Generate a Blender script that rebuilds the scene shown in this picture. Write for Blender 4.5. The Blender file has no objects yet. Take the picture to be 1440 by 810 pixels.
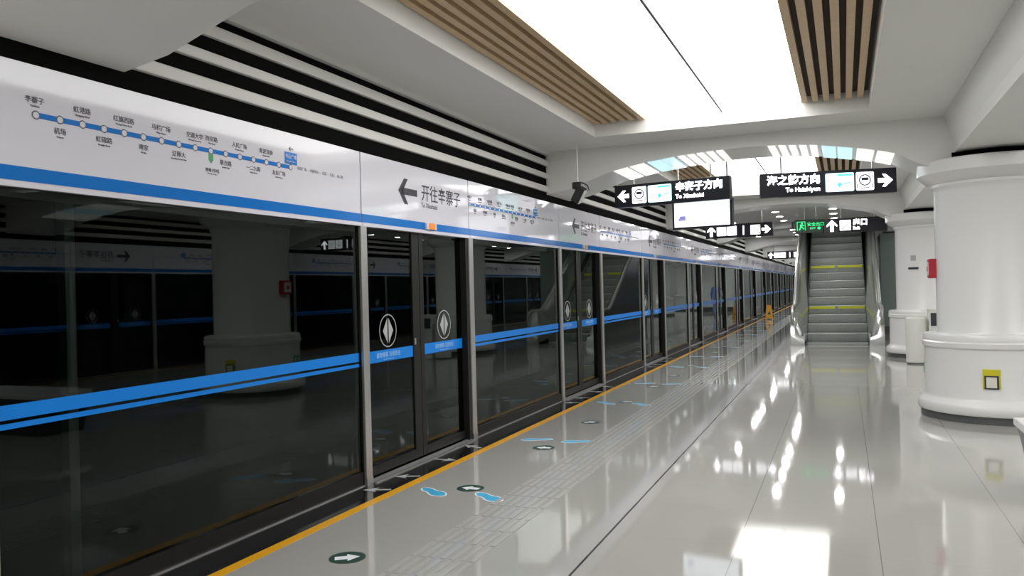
import bpy, bmesh, math, random
from math import pi, sin, cos, radians
from mathutils import Matrix, Vector
random.seed(7)
SC = bpy.context.scene
COL = SC.collection

# ------------------------------------------------------------------ materials
def mat(name, color=(.8, .8, .8), rough=.5, metal=0., spec=.5, emit=None, strength=0., coat=0., noise=0., nscale=8., bump=0.):
    m = bpy.data.materials.new(name); m.use_nodes = True
    nt = m.node_tree; b = nt.nodes['Principled BSDF']
    b.inputs['Base Color'].default_value = (*color, 1)
    b.inputs['Roughness'].default_value = rough
    b.inputs['Metallic'].default_value = metal
    b.inputs['Specular IOR Level'].default_value = spec
    b.inputs['Coat Weight'].default_value = coat
    b.inputs['Coat Roughness'].default_value = .03
    if emit:
        b.inputs['Emission Color'].default_value = (*emit, 1)
        b.inputs['Emission Strength'].default_value = strength
    if noise or bump:
        tc = nt.nodes.new('ShaderNodeTexCoord'); nz = nt.nodes.new('ShaderNodeTexNoise')
        nz.inputs['Scale'].default_value = nscale; nz.inputs['Detail'].default_value = 4
        nt.links.new(tc.outputs['Object'], nz.inputs['Vector'])
        if noise:
            mx = nt.nodes.new('ShaderNodeMix'); mx.data_type = 'RGBA'
            mx.inputs[6].default_value = (*[c * (1 - noise) for c in color], 1)
            mx.inputs[7].default_value = (*[min(1, c * (1 + noise)) for c in color], 1)
            nt.links.new(nz.outputs['Fac'], mx.inputs[0]); nt.links.new(mx.outputs[2], b.inputs['Base Color'])
        if bump:
            bp = nt.nodes.new('ShaderNodeBump'); bp.inputs['Strength'].default_value = bump
            nt.links.new(nz.outputs['Fac'], bp.inputs['Height']); nt.links.new(bp.outputs['Normal'], b.inputs['Normal'])
    return m

M = {}
M['ceil'] = mat('ceiling paint', (.74, .74, .715), .45, noise=.02, nscale=1.5)
M['column'] = mat('column enamel', (.76, .76, .745), .22, noise=.015, nscale=1.2)
M['header'] = mat('glossy white header', (.735, .725, .785), .06, spec=.5)
M['band'] = mat('blue band', (.004, .17, .58), .15, spec=.3)
M['film'] = mat('blue glass film', (.006, .20, .68), .3, spec=.3)
M['steel'] = mat('brushed steel', (.60, .59, .57), .32, metal=.85, noise=.05, nscale=30)
M['bright_steel'] = mat('polished steel', (.72, .73, .715), .22, metal=.9)
M['bin'] = mat('pale bin enamel', (.66, .66, .62), .3)
M['down'] = mat('downlight lens', (.9, .9, .9), .4, emit=(1, .99, .97), strength=110.)
M['map_ink'] = mat('route map ink', (.10, .10, .12), .5)
M['dark_steel'] = mat('dark bronze frame', (.014, .0135, .013), .38, spec=.25)
M['black'] = mat('black slot', (.005, .005, .005), .9, spec=.05)
M['granite'] = mat('black granite', (.012, .012, .013), .12, noise=.5, nscale=60)
M['yellow'] = mat('yellow line', (.78, .38, .012), .3)
M['slat'] = mat('white slat', (.66, .65, .62), .4)
M['wood'] = mat('oak slat', (.60, .43, .25), .45, noise=.14, nscale=14)
M['wood_gap'] = mat('dark slot backing', (.035, .022, .012), .8)
M['sign'] = mat('sign box black', (.022, .021, .032), .25)
M['sign_white'] = mat('lit white', (.9, .9, .9), .4, emit=(.97, .96, 1), strength=4.5)
M['sign_icon'] = mat('lit icon pane', (.9, .9, .9), .4, emit=(.97, .96, 1), strength=1.5)
M['icon_ink'] = mat('icon line ink', (.10, .10, .14), .5)
M['sign_cyan'] = mat('lit map', (.6, .9, .9), .4, emit=(.60, .93, .97), strength=1.25)
M['sign_blue'] = mat('lit map line', (.1, .55, .6), .4, emit=(.08, .55, .60), strength=1.0)
M['sign_green'] = mat('lit green', (.05, .5, .2), .4, emit=(.02, .62, .18), strength=1.5)
M['green_box'] = mat('green sign box', (.005, .05, .02), .3)
M['tv'] = mat('screen lit', (.8, .85, .95), .2, emit=(.88, .92, 1), strength=1.35)
M['tv_dim'] = mat('screen picture', (.2, .2, .5), .2, emit=(.25, .22, .55), strength=.8)
M['ink'] = mat('dark grey ink', (.035, .035, .045), .5)
M['ink_light'] = mat('grey ink', (.33, .33, .36), .5)
M['white_ink'] = mat('white ink', (.8, .82, .84), .4)
M['grey_ink'] = mat('emblem grey', (.42, .43, .43), .4)
M['pale_ink'] = mat('pale blue ink', (.35, .58, .85), .4)
M['green_ink'] = mat('green ink', (.03, .32, .08), .4)
M['dark_green'] = mat('dark green ink', (.015, .05, .035), .4)
M['cyan_ink'] = mat('light blue ink', (.06, .42, .70), .3)
M['orange'] = mat('orange lens', (.75, .22, .02), .25, emit=(.9, .25, .02), strength=.25)
M['amber_off'] = mat('dull amber lens', (.45, .33, .08), .3)
M['red'] = mat('red enamel', (.45, .02, .035), .35)
M['warn_yellow'] = mat('yellow plate', (.62, .56, .02), .4)
M['cream'] = mat('cream plate', (.75, .73, .66), .4)
M['wet'] = mat('wet floor yellow plastic', (.85, .42, .01), .4)
M['blue_cloth'] = mat('blue work clothes', (.17, .23, .66), .8, noise=.15, nscale=9)
M['skin'] = mat('skin', (.45, .27, .19), .6)
M['hair'] = mat('black hair', (.015, .013, .012), .6)
M['bag'] = mat('dark bag', (.02, .022, .05), .7)
M['step'] = mat('escalator step metal', (.36, .385, .36), .4, metal=.2, noise=.12, nscale=25)
M['step_mark'] = mat('yellow step sticker', (.66, .68, .03), .5)
M['rubber'] = mat('handrail rubber', (.02, .022, .022), .35)
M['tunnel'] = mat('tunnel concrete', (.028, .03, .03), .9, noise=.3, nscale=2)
M['shade_wall'] = mat('grey green panel wall', (.26, .31, .29), .35, noise=.05, nscale=2)
M['white_wall'] = mat('white wall paint', (.72, .72, .71), .5, noise=.02, nscale=2)
M['plinth'] = mat('dark plinth', (.10, .105, .10), .3)
M['bench_side'] = mat('dark stone', (.05, .05, .048), .25, noise=.4, nscale=40)
M['bench_top'] = mat('white stone', (.72, .72, .71), .2, noise=.05, nscale=20)
M['cam_black'] = mat('camera housing', (.02, .02, .02), .4)
M['tactile'] = mat('tactile ribs', (.41, .405, .38), .22)
M['lamp'] = mat('light panel', (.9, .9, .9), .5, emit=(1, .995, .98), strength=4.3)
M['lamp_seam'] = mat('lamp seam', (.10, .10, .105), .5)
M['soffit_white'] = mat('soffit light white', (.45, .45, .43), .35, emit=(1, .99, .94), strength=.62)
M['soffit_blue'] = mat('soffit light blue', (.35, .45, .48), .35, emit=(.60, .90, 1), strength=.58)

def glass_mat(name, tint):
    m = bpy.data.materials.new(name); m.use_nodes = True
    nt = m.node_tree; nt.nodes.clear()
    out = nt.nodes.new('ShaderNodeOutputMaterial'); mix = nt.nodes.new('ShaderNodeMixShader')
    tr = nt.nodes.new('ShaderNodeBsdfTransparent'); gl = nt.nodes.new('ShaderNodeBsdfGlossy')
    fr = nt.nodes.new('ShaderNodeFresnel'); ge = nt.nodes.new('ShaderNodeNewGeometry')
    sub = nt.nodes.new('ShaderNodeMath'); sub.operation = 'SUBTRACT'; sub.inputs[0].default_value = 1
    mul = nt.nodes.new('ShaderNodeMath'); mul.operation = 'MULTIPLY'
    tr.inputs[0].default_value = (*tint, 1); gl.inputs[0].default_value = (.80, .88, .85, 1); gl.inputs['Roughness'].default_value = .012
    fr.inputs['IOR'].default_value = 1.5
    L = nt.links.new
    L(ge.outputs['Backfacing'], sub.inputs[1]); L(fr.outputs[0], mul.inputs[0]); L(sub.outputs[0], mul.inputs[1])
    L(mul.outputs[0], mix.inputs[0]); L(tr.outputs[0], mix.inputs[1]); L(gl.outputs[0], mix.inputs[2]); L(mix.outputs[0], out.inputs[0])
    return m
M['glass'] = glass_mat('screen glass', (.42, .47, .45))

def floor_mat():
    m = mat('polished grey floor tile', (.2, .2, .19), .055, spec=.5)
    nt = m.node_tree; b = nt.nodes['Principled BSDF']; L = nt.links.new
    def mth(op, a, v=None, c=None):
        n = nt.nodes.new('ShaderNodeMath'); n.operation = op
        for i, q in enumerate((a, v, c)):
            if q is None: continue
            if isinstance(q, (int, float)): n.inputs[i].default_value = q
            else: L(q, n.inputs[i])
        return n.outputs[0]
    g = nt.nodes.new('ShaderNodeNewGeometry'); sx = nt.nodes.new('ShaderNodeSeparateXYZ'); L(g.outputs['Position'], sx.inputs[0])
    def joint(coord, off, period, w):
        f = mth('MODULO', mth('ADD', coord, off), period)
        return mth('LESS_THAN', mth('ABSOLUTE', mth('SUBTRACT', f, period / 2)), w)
    jx = joint(sx.outputs[0], .64 + .4 + 80, .8, .0028)
    jy = joint(sx.outputs[1], 80.1, .8, .0016)
    dark = mth('LESS_THAN', mth('ABSOLUTE', mth('ADD', sx.outputs[0], 1.45)), .0075)
    nz = nt.nodes.new('ShaderNodeTexNoise'); nz.inputs['Scale'].default_value = .9; nz.inputs['Detail'].default_value = 6
    L(g.outputs['Position'], nz.inputs['Vector'])
    base = nt.nodes.new('ShaderNodeMix'); base.data_type = 'RGBA'
    base.inputs[6].default_value = (.355, .35, .328, 1); base.inputs[7].default_value = (.385, .38, .358, 1); L(nz.outputs['Fac'], base.inputs[0])
    m1 = nt.nodes.new('ShaderNodeMix'); m1.data_type = 'RGBA'; m1.inputs[7].default_value = (.20, .20, .19, 1)
    L(base.outputs[2], m1.inputs[6]); L(mth('MULTIPLY', mth('MAXIMUM', jx, mth('MULTIPLY', jy, .3)), mth('GREATER_THAN', sx.outputs[0], -1.3)), m1.inputs[0])
    m2 = nt.nodes.new('ShaderNodeMix'); m2.data_type = 'RGBA'; m2.inputs[7].default_value = (.018, .018, .018, 1)
    L(m1.outputs[2], m2.inputs[6]); L(dark, m2.inputs[0]); L(m2.outputs[2], b.inputs['Base Color'])
    # very slight waviness of the laid tiles
    n2 = nt.nodes.new('ShaderNodeTexNoise'); n2.inputs['Scale'].default_value = 1.3; L(g.outputs['Position'], n2.inputs['Vector'])
    bp = nt.nodes.new('ShaderNodeBump'); bp.inputs['Strength'].default_value = .02; bp.inputs['Distance'].default_value = .02
    L(n2.outputs['Fac'], bp.inputs['Height']); L(bp.outputs['Normal'], b.inputs['Normal'])
    return m
M['floor'] = floor_mat()

# ------------------------------------------------------------------ mesh helpers
_text = {}
def text_mesh(s, size, bold=0., align='LEFT'):
    key = (s, size, bold, align)
    if key in _text: return _text[key]
    cu = bpy.data.curves.new('lettering', 'FONT'); cu.body = s; cu.size = size; cu.offset = bold * size
    cu.align_x = align; cu.align_y = 'CENTER'; cu.extrude = .0008; cu.resolution_u = 2
    o = bpy.data.objects.new('lettering', cu); COL.objects.link(o)
    dg = bpy.context.evaluated_depsgraph_get(); dg.update()
    me = bpy.data.meshes.new_from_object(o.evaluated_get(dg))
    bpy.data.objects.remove(o); bpy.data.curves.remove(cu)
    _text[key] = me
    return me

class MB:
    def __init__(s): s.bm = bmesh.new()
    def box(s, x0, x1, y0, y1, z0, z1, T=None):
        vs = [s.bm.verts.new(p) for p in ((x0, y0, z0), (x1, y0, z0), (x1, y1, z0), (x0, y1, z0), (x0, y0, z1), (x1, y0, z1), (x1, y1, z1), (x0, y1, z1))]
        for f in ((0, 3, 2, 1), (4, 5, 6, 7), (0, 1, 5, 4), (1, 2, 6, 5), (2, 3, 7, 6), (3, 0, 4, 7)): s.bm.faces.new([vs[i] for i in f])
        if T: bmesh.ops.transform(s.bm, matrix=T, verts=vs)
        return s
    def poly(s, pts, t=.001, T=None):
        """2-D outline in local XY, extruded by t along +Z"""
        a = [s.bm.verts.new((x, y, 0)) for x, y in pts]; b = [s.bm.verts.new((x, y, t)) for x, y in pts]
        ar = sum(pts[i][0] * pts[(i + 1) % len(pts)][1] - pts[(i + 1) % len(pts)][0] * pts[i][1] for i in range(len(pts)))
        n = len(pts)
        if ar < 0: a.reverse(); b.reverse()
        s.bm.faces.new(list(reversed(a))); s.bm.faces.new(b)
        for i in range(n): s.bm.faces.new((a[i], a[(i + 1) % n], b[(i + 1) % n], b[i]))
        if T: bmesh.ops.transform(s.bm, matrix=T, verts=a + b)
        return s
    def rect(s, x0, x1, y0, y1, t=.001, T=None): return s.poly([(x0, y0), (x1, y0), (x1, y1), (x0, y1)], t, T)
    def rrect(s, x0, x1, y0, y1, r, t=.001, T=None):
        p = []
        for cx, cy, a0 in ((x1 - r, y0 + r, -90), (x1 - r, y1 - r, 0), (x0 + r, y1 - r, 90), (x0 + r, y0 + r, 180)):
            for k in range(5): a = radians(a0 + 22.5 * k); p.append((cx + r * cos(a), cy + r * sin(a)))
        return s.poly(p, t, T)
    def disc(s, cx, cy, r, t=.001, T=None, n=20, ry=None):
        return s.poly([(cx + r * cos(2 * pi * k / n), cy + (ry or r) * sin(2 * pi * k / n)) for k in range(n)], t, T)
    def ring(s, cx, cy, r0, r1, t=.001, T=None, n=32):
        vs = []
        for r, z in ((r0, 0), (r1, 0), (r1, t), (r0, t)):
            vs.append([s.bm.verts.new((cx + r * cos(2 * pi * k / n), cy + r * sin(2 * pi * k / n), z)) for k in range(n)])
        for j in range(4):
            A, B = vs[j], vs[(j + 1) % 4]
            for k in range(n): s.bm.faces.new((A[k], B[k], B[(k + 1) % n], A[(k + 1) % n]))
        allv = [v for q in vs for v in q]
        if T: bmesh.ops.transform(s.bm, matrix=T, verts=allv)
        return s
    def text(s, st, size, T, bold=0., align='LEFT'):
        n0 = len(s.bm.verts); s.bm.from_mesh(text_mesh(st, size, bold, align)); s.bm.verts.ensure_lookup_table()
        bmesh.ops.transform(s.bm, matrix=T, verts=s.bm.verts[n0:])
        return s
    def extr(s, prof, axis, a, b):
        """outline extruded along axis: 'y' -> profile is (x,z); 'x' -> (y,z); 'z' -> (x,y)"""
        f = {'y': lambda p, t: (p[0], t, p[1]), 'x': lambda p, t: (t, p[0], p[1]), 'z': lambda p, t: (p[0], p[1], t)}[axis]
        A = [s.bm.verts.new(f(p, a)) for p in prof]; B = [s.bm.verts.new(f(p, b)) for p in prof]; n = len(prof)
        fs = [s.bm.faces.new(A), s.bm.faces.new(list(reversed(B)))]
        for i in range(n): fs.append(s.bm.faces.new((A[(i + 1) % n], A[i], B[i], B[(i + 1) % n])))
        bmesh.ops.recalc_face_normals(s.bm, faces=fs)
        return s
    def loft(s, secs, cap=True):
        R = [[s.bm.verts.new(p) for p in q] for q in secs]; n = len(secs[0]); fs = []
        for A, B in zip(R, R[1:]):
            for i in range(n): fs.append(s.bm.faces.new((A[i], A[(i + 1) % n], B[(i + 1) % n], B[i])))
        if cap: fs += [s.bm.faces.new(R[0]), s.bm.faces.new(R[-1])]
        bmesh.ops.recalc_face_normals(s.bm, faces=fs)
        return s
    def lathe(s, prof, c=(0, 0), n=64):
        R = [[s.bm.verts.new((c[0] + r * cos(2 * pi * k / n), c[1] + r * sin(2 * pi * k / n), z)) for k in range(n)] for r, z in prof]; fs = []
        for A, B in zip(R, R[1:]):
            for k in range(n): fs.append(s.bm.faces.new((A[k], A[(k + 1) % n], B[(k + 1) % n], B[k])))
        fs += [s.bm.faces.new(R[0]), s.bm.faces.new(R[-1])]
        bmesh.ops.recalc_face_normals(s.bm, faces=fs)
        return s
    def tube(s, pts, r, n=10):
        pts = [Vector(p) for p in pts]; secs = []
        for i, p in enumerate(pts):
            d = (pts[min(i + 1, len(pts) - 1)] - pts[max(i - 1, 0)]).normalized()
            u = d.cross(Vector((1, 0, 0)) if abs(d.x) < .9 else Vector((0, 1, 0))).normalized(); v = d.cross(u)
            rr = r[i] if isinstance(r, (list, tuple)) else r
            secs.append([tuple(p + u * rr * cos(2 * pi * k / n) + v * rr * sin(2 * pi * k / n)) for k in range(n)])
        return s.loft(secs)
    def build(s, name, material, parent=None, bevel=0., smooth=False):
        me = bpy.data.meshes.new(name); s.bm.to_mesh(me); s.bm.free()
        me.materials.append(M[material])
        o = bpy.data.objects.new(name, me); COL.objects.link(o)
        if parent: o.parent = parent
        if bevel:
            b = o.modifiers.new('bevel', 'BEVEL'); b.width = bevel; b.segments = 2; b.limit_method = 'ANGLE'
        if smooth:
            for p in me.polygons: p.use_smooth = True
            e = o.modifiers.new('edges', 'EDGE_SPLIT'); e.split_angle = radians(35)
        return o

def frame(o, x, y):
    """matrix taking local XY to the plane spanned by world vectors x and y at o"""
    x = Vector(x).normalized(); y = Vector(y).normalized(); z = x.cross(y)
    return Matrix(((x.x, y.x, z.x, o[0]), (x.y, y.y, z.y, o[1]), (x.z, y.z, z.z, o[2]), (0, 0, 0, 1)))

def tag(o, label, cat, group=None, kind=None):
    o['label'] = label; o['category'] = cat
    if group: o['group'] = group
    if kind: o['kind'] = kind
    return o
def thing(name, label, cat, loc, rz=0, group=None):
    o = bpy.data.objects.new(name, None); COL.objects.link(o); o.location = loc; o.rotation_euler = (0, 0, rz)
    return tag(o, label, cat, group)
def struct(o, label=None, cat=None):
    o['kind'] = 'structure'
    if label: o['label'] = label; o['category'] = cat
    return o
def kids(o): return [c for c in bpy.data.objects if c.parent == o]
def dup(root, loc, rz=0, label=None, group=None):
    r = root.copy(); COL.objects.link(r); r.location = loc; r.rotation_euler = (0, 0, rz)
    if label: r['label'] = label
    if group: r['group'] = group
    for ch in kids(root):
        c = ch.copy(); COL.objects.link(c); c.parent = r
        for g in kids(ch):
            d = g.copy(); COL.objects.link(d); d.parent = c
    return r
ORD = 'first second third fourth fifth sixth seventh eighth ninth tenth eleventh twelfth thirteenth fourteenth fifteenth sixteenth'.split()

# ------------------------------------------------------------------ dimensions
XG = -3.72          # screen plane
CX = 1.62           # column line
XO = 2 * CX - XG    # opposite screen plane
HB, HT = 2.17, 2.78
ZC = 3.45
Y0, Y1 = -6.0, 78.0
BEAMS = [2.92 + 8 * k for k in range(0, 10)]     # beam centres, 0.98 wide
PER, PB, PC = 5.08, 5.8, 7.9

# ------------------------------------------------------------------ room shell
struct(MB().box(-3.33, 2 * CX + 3.33, Y0, Y1, -.2, 0).build('floor', 'floor'), 'polished pale grey tiled platform floor', 'floor')
struct(MB().box(-4.1, -3.415, Y0, Y1, -.2, 0).build('trim_1', 'granite'), 'black granite strip along the foot of the glass screen', 'floor edge')
struct(MB().box(-3.415, -3.33, Y0, Y1, -.2, .0015).build('trim_2', 'yellow'), 'yellow safety line along the platform edge', 'safety line')
struct(MB().box(2 * CX + 3.415, 2 * CX + 4.1, Y0, Y1, -.2, 0).build('trim_3', 'granite'), 'black granite strip at the opposite platform edge', 'floor edge')
struct(MB().box(2 * CX + 3.33, 2 * CX + 3.415, Y0, Y1, -.2, .0015).build('trim_4', 'yellow'), 'yellow safety line at the opposite platform edge', 'safety line')
# tactile guide strip with raised ribs
mb = MB()
yy = 1.6
while yy < 60:
    for i in range(7):
        x = -2.475 + i * .066
        mb.box(x, x + .034, yy + .012, yy + .288, 0, .0035)
    yy += .3
tag(mb.build('tactile_paving', 'tactile'), 'ribbed grey tactile guide strip set along the floor', 'tactile paving')

for s, nm, side in ((1, 'wall_left', 'left'), (-1, 'wall_right', 'right')):
    X = (lambda x: x) if s > 0 else (lambda x: 2 * CX - x)
    w = MB()
    def bx(x0, x1, *r): w.box(min(X(x0), X(x1)), max(X(x0), X(x1)), *r)
    bx(-4.0, -3.74, Y0, 2.50 if s > 0 else 3.0, 0, 2.78)
    struct(w.build(nm, 'white_wall'), f'plain wall section before the {side} glass screen', 'wall')
    w = MB(); bx(-4.0, -3.725, Y0, Y1, 2.784, 3.40)
    struct(w.build('trim_5' if s > 0 else 'trim_6', 'black'), f'black slot backing above the {side} header panels', 'slot')
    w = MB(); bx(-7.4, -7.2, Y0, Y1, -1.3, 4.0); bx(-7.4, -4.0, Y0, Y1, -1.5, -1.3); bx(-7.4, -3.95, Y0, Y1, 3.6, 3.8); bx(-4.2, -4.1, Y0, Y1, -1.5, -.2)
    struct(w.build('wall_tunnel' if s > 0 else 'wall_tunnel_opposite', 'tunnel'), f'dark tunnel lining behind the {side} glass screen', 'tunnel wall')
struct(MB().box(-7.4, 2 * CX + 7.4, Y1, Y1 + .2, -1.5, 4).build('wall_end', 'shade_wall'), 'grey wall at the far end of the platform', 'wall')
struct(MB().box(-7.4, 2 * CX + 7.4, Y0 - .2, Y0, -1.5, 4).build('wall_back', 'white_wall'), 'plain wall behind the photographer', 'wall')

# bays: lamp recess openings; the escalator void replaces one recess on each side of bay 4
LX0, LX1 = -2.80, .30
def bay(k): return (BEAMS[k] + .49, BEAMS[k + 1] - .49)          # clear ceiling between beams
bays = [(-1, (Y0, BEAMS[0] - .49))] + [(k, bay(k)) for k in range(9)]
VX0, VX1, VY0, VY1 = -1.40, 1.0, 26.2, 34.45
mb = MB()
prev = Y0
for k, (a, b) in bays:
    la, lb = (a + .80, b - .77) if k >= 0 else (b - 6.2, b - .77)
    ye = b + .98
    hole = (VX0, VX1, VY0, VY1) if k == 3 else (LX0, LX1, la, lb) if k < 2 else (0, 0, a, a)
    ys = a if k >= 0 else Y0
    if k == 3: ys = BEAMS[3] - .49
    if k == 2: ye = VY0
    if k == 3: ys = VY0
    for mirror in (0, 1):
        f = (lambda x: 2 * CX - x) if mirror else (lambda x: x)
        hx = hole if not (mirror and k == 3) else (0, 0, a, a)
        def cb(x0, x1, y0, y1):
            if y1 - y0 < 1e-4 or abs(x1 - x0) < 1e-4: return
            mb.box(min(f(x0), f(x1)), max(f(x0), f(x1)), y0, y1, ZC, ZC + .3)
        cb(-3.70, hx[0], ys, ye); cb(hx[1], CX, ys, ye); cb(hx[0], hx[1], ys, hx[2]); cb(hx[0], hx[1], hx[3], ye)
mb.box(-3.86, -3.68, Y0, Y1, 3.405, ZC + .3); mb.box(2 * CX + 3.68, 2 * CX + 3.86, Y0, Y1, 3.405, ZC + .3)
struct(mb.build('ceiling', 'ceil'), 'pale grey ceiling stepped around the light recesses', 'ceiling')
# girder over the column line
g = [(1.10, ZC + .02), (1.10, ZC - .02), (1.19, 3.14), (1.19, 3.02), (2.05, 3.02), (2.05, 3.14), (2.14, ZC - .02), (2.14, ZC + .02)]
struct(MB().extr(g, 'y', Y0, Y1).build('ceiling_girder', 'ceil'), 'grey girder running over the row of columns', 'beam')
# stair-well above the escalator
w = MB(); w.box(VX0 - .1, VX0, VY0, VY1, ZC + .3, 7); w.box(VX1, VX1 + .1, VY0, VY1, ZC + .3, 7); w.box(VX0, VX1, VY0 - .1, VY0, ZC + .3, 7); w.box(VX0, VX1, VY1, VY1 + .1, ZC + .3, 7); w.box(VX0 - .1, VX1 + .1, VY0 - .1, VY1 + .1, 7, 7.1)
struct(w.build('wall_stairwell', 'shade_wall'), 'grey walls of the shaft above the escalator', 'wall')

# arched cross beams
LOW = [(-3.74, 2.875), (-3.4, 2.93), (-3.1, 3.03), (-2.85, 3.115), (-2.6, 3.165), (-2.34, 3.21), (-1.9, 3.258), (-1.5, 3.283), (-1.1, 3.292), (-.7, 3.283), (-.3, 3.25), (0., 3.20), (.25, 3.155), (.45, 3.11), (.62, 3.06), (.76, 2.97), (.92, 2.89), (1.2, 2.87)]
def low(x):
    for (a, za), (b, zb) in zip(LOW, LOW[1:]):
        if a <= x <= b: return za + (zb - za) * (x - a) / (b - a)
ARC = [(-1.1 + (i - 24) / 24 * 1.9) for i in range(49)]
def beam_mesh(x1=None):
    pts = [p for p in LOW if x1 is None or p[0] < x1]
    if x1 is not None: pts.append((x1, low(x1)))
    return MB().extr(pts + [(pts[-1][0], ZC + .05), (pts[0][0], ZC + .05)], 'y', -.49, .49)
def soffit(root, i):
    def pane(nm, material, u0, u1):
        m = MB(); n = 5; top = []; bot = []
        for i in range(n + 1):
            x = -1.1 + u0 + (u1 - u0) * i / n
            top.append((x, low(x) + .002)); bot.append((x, low(x) - .012))
        m.extr(bot + top[::-1], 'y', -.475, .475).build(nm, material, root)
    for s in (-1, 1):
        for a, b in ((.27, .355), (.395, .475), (.515, .595), (.635, .715), (.755, .835)): pane('white_light_pane', 'soffit_white', *sorted((s * a, s * b)))
        for a, b in ((.89, 1.045), (1.065, 1.23)): pane('blue_light_pane', 'soffit_blue', *sorted((s * a, s * b)))
        for a, b in ((1.28, 1.465), (1.50, 1.68))[:2 * i]: pane('white_light_pane', 'soffit_white', *sorted((s * a, s * b)))
bmsh = None
for i, yb in enumerate(BEAMS):
    wh = ['over the near left corner', 'with white and blue light panes in front of the hanging signs'] + [f'in the {ORD[j]} position from the camera' for j in range(2, 12)]
    for mirror in (0, 1):
        short = (i == 3 and not mirror)
        o = beam_mesh(-1.45 if short else None).build('arched_beam', 'ceil', smooth=True)
        if i < 2: soffit(o, i)
        o.location = (2 * CX if mirror else 0, yb, 0); o.rotation_euler = (0, 0, pi if mirror else 0)
        struct(o, f'grey arched ceiling beam {wh[i]}' + (', opposite platform half' if mirror else ''), 'beam')
# downlights of the far bays
dl = None
for k, (a, b) in bays:
    if k < 2: continue
    for mirror in (0, 1):
        for x in (-3.1, -1.62, -.22):
            for q in (.15, .40, .63, .87):
                if k == 3 and not mirror and x > VX0: continue
                y = a + (b - a) * q
                X = 2 * CX - x if mirror else x
                lab = 'small round bright downlight in the far part of the ceiling'
                if dl is None:
                    dl = thing('downlight', lab, 'downlight', (X, y, ZC), 0, 'round downlights in the far ceiling bays')
                    MB().ring(0, 0, .088, .115, .012, Matrix.Translation((0, 0, -.012))).build('rim', 'steel', dl, smooth=True)
                    MB().disc(0, 0, .088, .008, Matrix.Translation((0, 0, -.009))).build('lens', 'down', dl)
                else: dup(dl, (X, y, ZC), 0)

# lamps, wooden slat panels, white slat fascias
lamp = slL = slR = fas = None
for k, (a, b) in bays:
    la, lb = (a + .80, b - .77) if k >= 0 else (b - 6.2, b - .77)
    yc = (la + lb) / 2; h = 2.705
    for mirror in (0, 1):
        loc = (2 * CX if mirror else 0, yc, 0); rz = pi if mirror else 0
        wh = ('behind the camera' if k < 0 else f'in ceiling bay {["overhead","beyond the arched beam"][k]}' if k < 2 else f'in the {ORD[k]} ceiling bay') + (' opposite half' if mirror else '')
        if k < 2:
            if lamp is None:
                lamp = thing('ceiling_light', 'large white luminous ceiling panel ' + wh, 'ceiling light', loc, rz, 'luminous ceiling panels')
                MB().box(-2.12, -1.272, -h, h, 3.60, 3.66).box(-1.252, -.40, -h, h, 3.60, 3.66).build('diffuser', 'lamp', lamp)
                MB().box(-1.272, -1.252, -h, h, 3.588, 3.66).build('seam_strip', 'lamp_seam', lamp)
                def slats(x0, x1, nm, lab, wide):
                    t = thing('wood_slat_panel', lab, 'slat panel', loc, rz, 'wooden slat panels beside the lights')
                    m = MB(); n = 6; p = (x1 - x0) / (n - .0)
                    for i in range(n):
                        xx = x0 + p * i
                        m.box(xx + .004, xx + p * wide, -h, h, 3.60, 3.66)
                    m.build('slats', 'wood', t)
                    MB().box(x0, x1, -h, h, 3.668, 3.70).build('backing', 'wood_gap', t)
                    return t
                slL = slats(-2.79, -2.125, 'l', 'wood slats screen side of light panel ' + wh, .62)
                slR = slats(-.395, .29, 'r', 'wood slats column side of light panel ' + wh, .58)
            else:
                dup(lamp, loc, rz, 'large white luminous ceiling panel ' + wh)
                dup(slL, loc, rz, 'wood slats screen side of light panel ' + wh)
                dup(slR, loc, rz, 'wood slats column side of light panel ' + wh)
        # slat fascia along the wall above the header
        L = b - a
        lab = 'white slats above the header, ' + ('behind the camera' if k < 0 else ['between the two nearest beams', 'beyond the hanging signs'][k] if k < 2 else f'in the {ORD[k]} bay') + (' on the opposite side' if mirror else '')
        if k < 0:
            t = thing('slat_fascia', lab, 'slat panel', (2 * CX if mirror else 0, (a + b) / 2, 0), rz, 'white slat bands above the headers'); hh = L / 2
            m = MB()
            for z0, z1 in ((2.905, 2.985), (3.088, 3.158), (3.258, 3.338)): m.box(-3.73, -3.69, -hh, hh, z0, z1)
            m.build('slats', 'slat', t, bevel=.008)
        elif fas is None:
            fas = thing('slat_fascia', lab, 'slat panel', (0, (a + b) / 2, 0), 0, 'white slat bands above the headers'); hh = L / 2
            m = MB()
            for z0, z1 in ((2.905, 2.985), (3.088, 3.158), (3.258, 3.338)): m.box(-3.73, -3.69, -hh, hh, z0, z1)
            m.build('slats', 'slat', fas, bevel=.008)
        else: dup(fas, (2 * CX if mirror else 0, (a + b) / 2, 0), rz, lab)

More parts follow.
